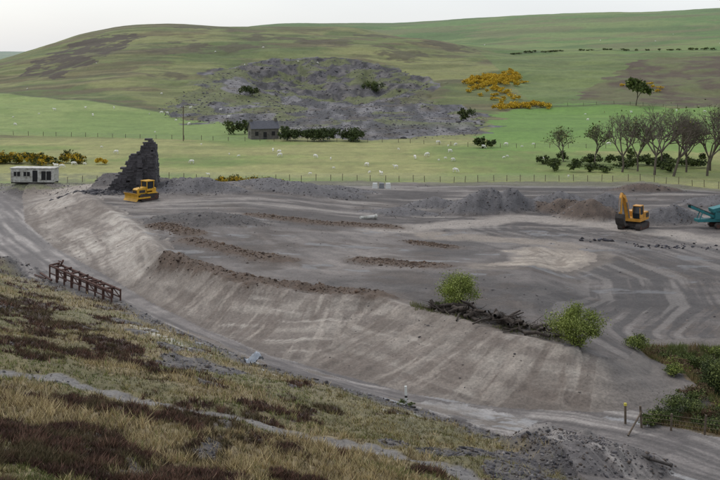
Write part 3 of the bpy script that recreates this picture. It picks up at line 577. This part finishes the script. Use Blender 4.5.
# ruined stone tower made of coursed slate blocks
M_tow=mat_noise("tower_slate_stone",c(90,86,88),.9,.45,1.2)
r=root("ruined_stone_tower",(-34.2,150.5,Z(-34.2,150.5)-.2),math.radians(3))
def tower_wall(name,xl,xr,ztop,y0,y1):
    bm=bmesh.new(); zc=0
    while zc<9:
        hc=random.uniform(.14,.36); a,b=xl(zc),xr(zc)
        if zc>ztop: break
        a+=random.gauss(0,.22); b+=random.gauss(0,.08); xp=a
        while xp<b-.1:
            L=min(random.uniform(.25,.95),b-xp); dj=random.uniform(-.1,.1)
            if L>.08 and random.random()>.015:
                Mx=Matrix.Translation((xp+L/2,(y0+y1)/2,zc+hc/2))@Matrix.Rotation(random.gauss(0,.02),4,'Y')@Matrix.Diagonal((L*.985,(y1-y0)+dj*2,hc*.97,1)); bmesh.ops.create_cube(bm,size=1,matrix=Mx)
            xp+=L
        zc+=hc
    return finish(name,bm,M_tow,r,.015)
fl=lambda z:np.interp(z,[0,1,2.4,3.2,4.4,5.6,5.9,7,8.2],[-3.9,-3.3,-2.3,-1.4,-.8,-.2,1.0,1.4,1.9]); fr=lambda z:np.interp(z,[0,6.9,7.3,8.2],[3.6,3.5,3.3,2.6])
tower_wall("front_wall",fl,fr,7.9,-.5,.5)
w2=tower_wall("return_wall",lambda z:.5,lambda z:np.interp(z,[0,3,5,7.2],[4.2,3.4,2.4,.9]),7.0,-.45,.45); w2.rotation_euler=(0,0,math.pi/2); w2.location=(3.0,0,0)
w3=tower_wall("left_return",lambda z:.5,lambda z:np.interp(z,[0,2,4.6],[3.2,2.2,.7]),4.2,-.4,.4); w3.rotation_euler=(0,0,math.pi/2); w3.location=(-.6,0,0)
w4=tower_wall("front_buttress",lambda z:.5,lambda z:np.interp(z,[0,3,5.5],[2.2,1.4,.6]),5.2,-.4,.4); w4.rotation_euler=(0,0,-math.pi/2); w4.location=(1.2,0,0)
P=np.array([(-37+random.gauss(0,3.2),149+random.gauss(0,1.6)) for i in range(600)]); rocks("fallen_tower_stones",np.c_[P,Hs(P[:,0],P[:,1])],RNG.gamma(2,.09,600)+.05,[c(80,78,82),c(104,100,100),c(66,64,68)])
# site cabin
cx,cy=-55.6,171; r=root("site_cabin",(cx,cy,Z(cx,cy)-.1),math.radians(-4))
boxes("walls",r,M_wht,[(0,0,1.35,7.4,2.6,2.3)],.03); boxes("roof",r,M_wht,[(0,0,2.58,7.7,2.9,.14)],.02)
boxes("openings",r,M_dk,[(-2.6,-1.32,1.6,1.1,.05,.8),(-.9,-1.32,1.6,1.1,.05,.8),(.55,-1.32,1.25,.85,.05,1.9),(2.5,-1.32,1.35,1.7,.05,1.5)],0)
boxes("window_frames",r,M_wht,[(-2.6,-1.36,1.6,.07,.05,.8),(-.9,-1.36,1.6,.07,.05,.8),(-2.6,-1.36,2.02,1.2,.06,.07),(-.9,-1.36,2.02,1.2,.06,.07),(-2.6,-1.36,1.18,1.2,.06,.07),(-.9,-1.36,1.18,1.2,.06,.07),(2.5,-1.36,1.35,.08,.05,1.5)],0)
boxes("skids",r,M_blk,[(0,-1,.1,7.4,.2,.25),(0,1,.1,7.4,.2,.25)],0)
# cottage
cx,cy=-26.5,274; r=root("stone_cottage",(cx,cy,Z(cx,cy)-.2),math.radians(18))
boxes("walls",r,M_stone,[(0,0,1.5,7.6,4.6,3.0)],.02)
bm=bmesh.new()
for sx in(-3.8,3.8):
    a=[bm.verts.new((sx,yv,zv)) for yv,zv in((-2.3,3.0),(2.3,3.0),(0,4.9))]; b=[bm.verts.new((v.co.x-math.copysign(.4,sx),v.co.y,v.co.z)) for v in a]
    bm.faces.new(a);bm.faces.new(b[::-1])
    for i in range(3): bm.faces.new((a[i],b[i],b[(i+1)%3],a[(i+1)%3]))
finish("gables",bm,M_stone,r,0)
boxes("roof",r,M_slate,[(0,s_*1.28,4.0,8.0,3.25,.12,s_*-.69,0,0) for s_ in(1,-1)],0)
boxes("chimneys",r,M_stone,[(3.4,0,5.1,.7,.8,1.4),(-3.4,0,5.0,.7,.8,1.1)],.02)
boxes("windows_and_door",r,M_dk,[(-2.3,-2.32,1.7,.9,.05,1.1),(2.3,-2.32,1.7,.9,.05,1.1),(0,-2.32,1.1,.95,.05,2.0),(-3.82,0,1.7,.05,.8,1)],0)
# utility pole
r=root("utility_pole",(-47,266,Z(-47,266))); cyls("pole",r,M_wood,[((0,0,-.5),(0,0,9.3),.13)],8); boxes("crossarm",r,M_wood,[(0,0,8.9,1.8,.12,.14)],0); cyls("insulators",r,M_wht,[((a,0,8.95),(a,0,9.2),.07) for a in(-.8,0.35,.8)],8)
# fences
def fence(name,pts,step,hh,wr=.025,post=.05,mat=M_wood,nw=4):
    r=root(name,(0,0,0)); P=[]; a=np.array(pts)
    for p,q in zip(a[:-1],a[1:]):
        L=np.hypot(*(q-p)); k=max(1,int(L/step))
        for i in range(k): P.append(p+(q-p)*(i+random.uniform(-.12,.12))/k)
    P.append(a[-1]); P=np.array(P); zz_=Hs(P[:,0],P[:,1])
    cyls("posts",r,mat,[((p[0],p[1],z_-.3),(p[0]+random.gauss(0,.04),p[1],z_+hh*random.uniform(.85,1.08)),post) for p,z_ in zip(P,zz_)],6)
    L=[]
    for i in range(len(P)-1):
        for k in range(nw): hk=hh*(.25+.62*k/(nw-1)); L.append(((P[i][0],P[i][1],zz_[i]+hk),(P[i+1][0],P[i+1][1],zz_[i+1]+hk),wr,wr))
    tubes("wires",L,M_gal,parent=r,sides=3)
fence("wire_fence",[(x_,float(fenceY(np.array(x_)))+.3) for x_ in(-60,-48,-35,-18,7,29,51,61,75)],2.4,1.2,.012,.055)
fence("wire_fence",ffence,4,1.2,.012,.07)
fence("wire_fence",[(-35,266),(-10,263),(10,262),(30,248),(60,244)],4,1.2,.012,.06)
fence("wire_fence",[(62,389),(100,396),(140,378)],6,1.3,.015,.08)
# rusty conveyor frame lying on the bank edge
r=root("rusty_conveyor_frame",(0,0,0)); p0=np.array([-30.6,100.0]);p1=np.array([-22.2,91.0]); d=(p1-p0)/np.linalg.norm(p1-p0); nrm=np.array([-d[1],d[0]]); Ls=np.linalg.norm(p1-p0)
L=[];rl=[]
zb=lambda s_: Z(*(p0+d*s_))
for sd in(-.45,.45):
    pts=[(*(p0+d*s_+nrm*sd),zb(s_)+1.5-.55*(s_/Ls)) for s_ in np.linspace(0,Ls,9)]
    lo=[(*(p0+d*s_+nrm*sd),zb(s_)+.75-.45*(s_/Ls)) for s_ in np.linspace(0,Ls,9)]
    for P_,rr_ in((pts,.12),(lo,.07)):
        for a,b in zip(P_[:-1],P_[1:]): L.append((a,b,rr_))
    for i in range(8): L.append((pts[i],lo[i+1] if i%2 else lo[i],.05))
    for i in range(0,9): L.append(((pts[i][0],pts[i][1],zb(Ls*i/8)-.2),pts[i],.08+.05*(i%2)))
for s_ in np.linspace(.2,Ls-.2,15):
    if random.random()<.25: continue
    q=p0+d*s_; z_=zb(s_)+1.56-.55*(s_/Ls); rl.append(((*(q-nrm*.5),z_),(*(q+nrm*.5),z_+random.gauss(0,.06)),.1))
cyls("frame_members",r,M_rust,L,6); cyls("rollers",r,M_rust,rl,8)
q=p0+d*1.0; L=[((*(q+nrm*.2),zb(1)+1.5),(*(q+nrm*.3+d*.4),zb(1)+2.1),.09),((*q,zb(1)+2.0),(*(q+d*.9),zb(1)+2.0),.06)]
cyls("drive_head",r,M_rust,L,8)
q=p0-d*3; cyls("loose_beam",r,M_rust,[((*(q),Z(*q)+.25),(*(p0+d*1.5-nrm*1.0),Z(*(p0-nrm))+.3),.12),((*(q-nrm*.6),Z(*q)+.15),(*(p0-nrm*.9),Z(*(p0-nrm))+.2),.09)],6)
# log pile
r=root("log_pile",(0,0,0)); segs=[]
for i in range(64):
    t=random.random(); x0=5.9+t*8.0+random.gauss(0,.3); y0=78.0-t*6.4+random.gauss(0,.7); a=random.gauss(-.55,1.0)+(math.pi if random.random()<.3 else 0); L_=random.uniform(.4,2.3); rr_=random.uniform(.05,.2)
    x1,y1=x0+math.cos(a)*L_,y0+math.sin(a)*L_; hh=random.uniform(0.05,.8)*(1-abs(t-.45))
    z0,z1=Z(x0,y0)+hh,Z(x1,y1)+max(.08,hh+random.gauss(0,.4)); mx=((x0+x1)/2,(y0+y1)/2+random.gauss(0,.12),(z0+z1)/2+random.gauss(0,.1))
    segs+= [((x0,y0,z0),mx,rr_*1.15,rr_),(mx,(x1,y1,z1),rr_,rr_*.7)]
    if i%3==0:
        for k in range(9):
            b=random.uniform(0,6.28); segs.append(((x0,y0,z0),(x0+math.cos(b)*random.uniform(.2,.6),y0+random.gauss(0,.2),z0+math.sin(b)*random.uniform(.2,.6)),rr_*.4,.015))
tubes("logs",segs,M_log,parent=r,sides=8)
tw=[]
for i in range(160):
    t=random.random(); x0=5.6+t*8.4; y0=78.2-t*6.4+random.gauss(0,.8); z0=Z(x0,y0)+random.uniform(0,.7); tw.append(((x0,y0,z0),(x0+random.gauss(0,.6),y0+random.gauss(0,.5),z0+random.uniform(-.2,.5)),.025,.008))
tubes("branches",tw,M_log,parent=r,sides=4)
x=RNG.uniform(4,15,9000);y=RNG.uniform(69,81,9000);m=(np.abs((x-5.9)/8*-6.4+78-y)<1.8)&(fbm(x,y,141)>.42);x,y=x[m],y[m];n=len(x); blades("weed_tufts",x,y,RNG.uniform(.08,.35,n),RNG.uniform(.03,.05,n),np.array([c(112,114,68)])*RNG.uniform(.6,1.2,n)[:,None])
# posts and small things
def mpost(name,x,y,h_,mat,cap=None,rad=.06):
    r=root(name,(x,y,Z(x,y))); boxes("post",r,mat,[(0,0,h_/2-.1,rad*2,rad*2,h_+.2,0,random.gauss(0,.03),0)],.01)
    if cap: boxes("cap",r,cap,[(0,0,h_+.02,rad*2.6,rad*2.6,.16)],.01)
    return r
M_ylp=mat_noise("yellow_paint",c(214,200,84),.6); M_red=mat_noise("dark_band",c(60,50,48),.6); M_pw=mat_noise("white_paint",c(232,232,226),.6,.85)
r=mpost("marker_post",2.9,63.0,1.1,M_pw,None,.075); boxes("band",r,M_red,[(0,0,.45,.165,.165,.12)],0)
bush("weed_clump",2.6,62.6,.35,.4,200,.07,MG,stems=False); bush("weed_clump",3.2,62.5,.3,.3,160,.07,MG,stems=False)
mpost("marker_post",16.0,60.3,1.15,M_wood,M_ylp,.06)
r=root("timber_fence",(0,0,0)); pp=[(16.8,59.6,1.3),(18.4,59.2,1.0),(20.2,58.7,1.15),(22,58.2,1.05),(24,57.6,1.2)]
cyls("posts",r,M_wood,[((a,b,Z(a,b)-.3),(a+random.gauss(0,.06),b,Z(a,b)+h_),.07) for a,b,h_ in pp],8)
tubes("rails",[((a[0],a[1],Z(a[0],a[1])+k),(b[0],b[1],Z(b[0],b[1])+k-.05),.015,.015) for a,b in zip(pp[:-1],pp[1:]) for k in(.9,.65,.4)]+[((15.6,58.2,Z(15.6,58.2)+.05),(16.8,59.6,Z(16.8,59.6)+1.0),.06,.05)],M_wood,parent=r)
r=root("concrete_pipe",(1.1,132.1,Z(1.1,132.1)+.25),.5); cyls("barrel",r,M_wht,[((-1.2,0,0),(1.2,0,0),.24)],16); cyls("collar",r,M_wht,[((.95,0,0),(1.25,0,0),.31)],16)
r=root("concrete_barriers",(4.1,168,Z(4.1,168)))
for k_ in range(3): prism("barrier_%d"%(k_+1),r,[M_pw,M_gal,M_pw][k_],[(-.95+k_*1.1-1.1,0),(.0+k_*1.1-1.1,0),(-.1+k_*1.1-1.1,.95),(-.85+k_*1.1-1.1,.95)],[(-.3,.3)],.02)
r=root("crumpled_sheet",(-7.4,69.6,Z(-7.4,69.6)+.05),.6)
bm=bmesh.new(); bmesh.ops.create_grid(bm,x_segments=14,y_segments=8,size=.6)
for v in bm.verts: v.co.x*=.8; v.co.z=.25*math.sin(v.co.x*5)+.2*math.sin(v.co.y*7+v.co.x*3)+random.gauss(0,.03)+.3
finish("sheet",bm,mat_noise("pale_sheet",c(176,182,190),.6,.7),r,0)
r=root("drain_pipe",(15.5,53.0,Z(15.5,53)+.1),-.6); cyls("tube",r,M_blk,[((-1.1,0,0.1),(1.0,0,-.05),.08)],12); cyls("couplings",r,M_blk,[((-.3,0,0.065),(-.15,0,.06),.11),((.95,0,-.045),(1.05,0,-.052),.11)],12)
# ------------------------------------------------------------ sheep
M_wool=mat_noise("wool",c(240,236,226,.95),.95,.88,6)
def sheep_mesh(graze,name):
    V=[(-.02,0,.66),(-.3,0,.67),(-.46,0,.64),(.28,0,.67),(.42,0,.72)]; Rr=[.25,.24,.17,.23,.17]; E=[(0,1),(1,2),(0,3),(3,4)]
    hd=[(.55,0,.6,.11),(.62,0,.42,.08),(.68,0,.25,.085),(.76,0,.1,.05)] if graze else [(.54,0,.88,.11),(.62,0,.98,.09),(.76,0,.92,.065),(.82,0,.89,.045)]
    pr=4
    for a in hd: V.append(a[:3]);Rr.append(a[3]);E.append((pr,len(V)-1));pr=len(V)-1
    e=pr-2
    for s_ in(-1,1): V.append((V[e][0]-.03,s_*.13,V[e][2]+.05));Rr.append(.025);E.append((e,len(V)-1))
    V.append((-.58,0,.5));Rr.append(.05);E.append((2,len(V)-1))
    for s_ in(-1,1):
        for st,ch_ in((1,[(-.38,.14,.48,.1),(-.36,.14,.36,.055),(-.44,.14,.25,.038),(-.4,.14,.03,.04)]),(3,[(.3,.13,.46,.085),(.31,.13,.28,.042),(.3,.13,.03,.04)])):
            pr=st
            for a in ch_: V.append((a[0],a[1]*s_,a[2]));Rr.append(a[3]);E.append((pr,len(V)-1));pr=len(V)-1
    me=bpy.data.meshes.new(name);me.from_pydata(V,E,[]);ob=bpy.data.objects.new("tmp",me);COL.objects.link(ob)
    ob.modifiers.new("s",'SKIN');bpy.context.view_layer.objects.active=ob
    sv=me.skin_vertices[0].data
    for i,r_ in enumerate(Rr): sv[i].radius=(r_,r_); sv[i].use_root=(i==0)
    ob.modifiers.new("u",'SUBSURF').levels=1
    bpy.context.view_layer.update(); dg=bpy.context.evaluated_depsgraph_get(); res=bpy.data.meshes.new_from_object(ob.evaluated_get(dg)); res.name=name
    bpy.data.objects.remove(ob); res.materials.clear(); res.materials.append(M_wool)
    for p in res.polygons: p.use_smooth=True
    return res
sm=[sheep_mesh(True,"sheep_grazing"),sheep_mesh(False,"sheep_standing")]
pos=[]
for i in range(46): pos.append((random.uniform(-80,52),random.uniform(188,262)))
for i in range(18): pos.append((random.uniform(-120,-45),random.uniform(292,380)))
for i in range(8): pos.append((random.uniform(60,130),random.uniform(250,380)))
for i in range(8): pos.append((random.uniform(-150,-20),random.uniform(400,600)))
for i in range(6): pos.append((random.uniform(90,260),random.uniform(620,900)))
P=np.array(pos); zz_=Hs(P[:,0],P[:,1])
for (a,b),z_ in zip(pos,zz_):
    o=bpy.data.objects.new("sheep",sm[random.random()<.3]); COL.objects.link(o); o.location=(a,b,z_-.02); k=random.uniform(.85,1.05)*(1 if random.random()<.65 else .6); o.scale=(k,)*3; o.rotation_euler=(0,0,random.choice([0,math.pi])+random.gauss(0,.7))
# ------------------------------------------------------------ light, sky, camera
w=bpy.data.worlds.new("World"); scene.world=w; w.use_nodes=True; nt=w.node_tree; N=nt.nodes;L=nt.links; bg=N["Background"]
el,az=math.radians(52),math.radians(-40)
sky=N.new("ShaderNodeTexSky"); sky.sky_type='NISHITA'; sky.sun_disc=False; sky.sun_elevation=el; sky.sun_rotation=az; sky.air_density=1; sky.dust_density=3
L.new(sky.outputs[0],bg.inputs[0]); bg.inputs[1].default_value=.05
b2=N.new("ShaderNodeBackground"); tc=N.new("ShaderNodeTexCoord"); mp=N.new("ShaderNodeMapping"); mp.inputs["Scale"].default_value=(1,1,4); nz=N.new("ShaderNodeTexNoise"); nz.inputs["Scale"].default_value=2.2; nz.inputs["Detail"].default_value=5
L.new(tc.outputs["Generated"],mp.inputs[0]);L.new(mp.outputs[0],nz.inputs["Vector"]); cr=N.new("ShaderNodeValToRGB"); cr.color_ramp.elements[0].color=(.74,.78,.83,1);cr.color_ramp.elements[1].color=(.86,.89,.92,1); cr.color_ramp.elements[0].position=.3;cr.color_ramp.elements[1].position=.7
L.new(nz.outputs["Fac"],cr.inputs[0]);L.new(cr.outputs[0],b2.inputs[0]); b2.inputs[1].default_value=.84
ad=N.new("ShaderNodeAddShader"); L.new(bg.outputs[0],ad.inputs[0]);L.new(b2.outputs[0],ad.inputs[1]);L.new(ad.outputs[0],N["World Output"].inputs[0])
sd=bpy.data.lights.new("sun",'SUN'); sd.energy=1.0; sd.angle=math.radians(16); sd.color=(1,.97,.93); so=bpy.data.objects.new("sun",sd); COL.objects.link(so)
dv=Vector((math.sin(az)*math.cos(el),math.cos(az)*math.cos(el),math.sin(el))); so.rotation_euler=dv.to_track_quat('Z','Y').to_euler(); so.location=(0,0,80)
cam=bpy.data.cameras.new("camera"); cam.lens=50; cam.sensor_width=36; cam.shift_y=-.25; cam.clip_end=9000; cam.clip_start=.5
co=bpy.data.objects.new("camera",cam); COL.objects.link(co); co.location=(0,0,22); co.rotation_euler=(math.pi/2,0,0); scene.camera=co
scene.view_settings.view_transform='Standard'; scene.view_settings.look='None'; scene.view_settings.exposure=0
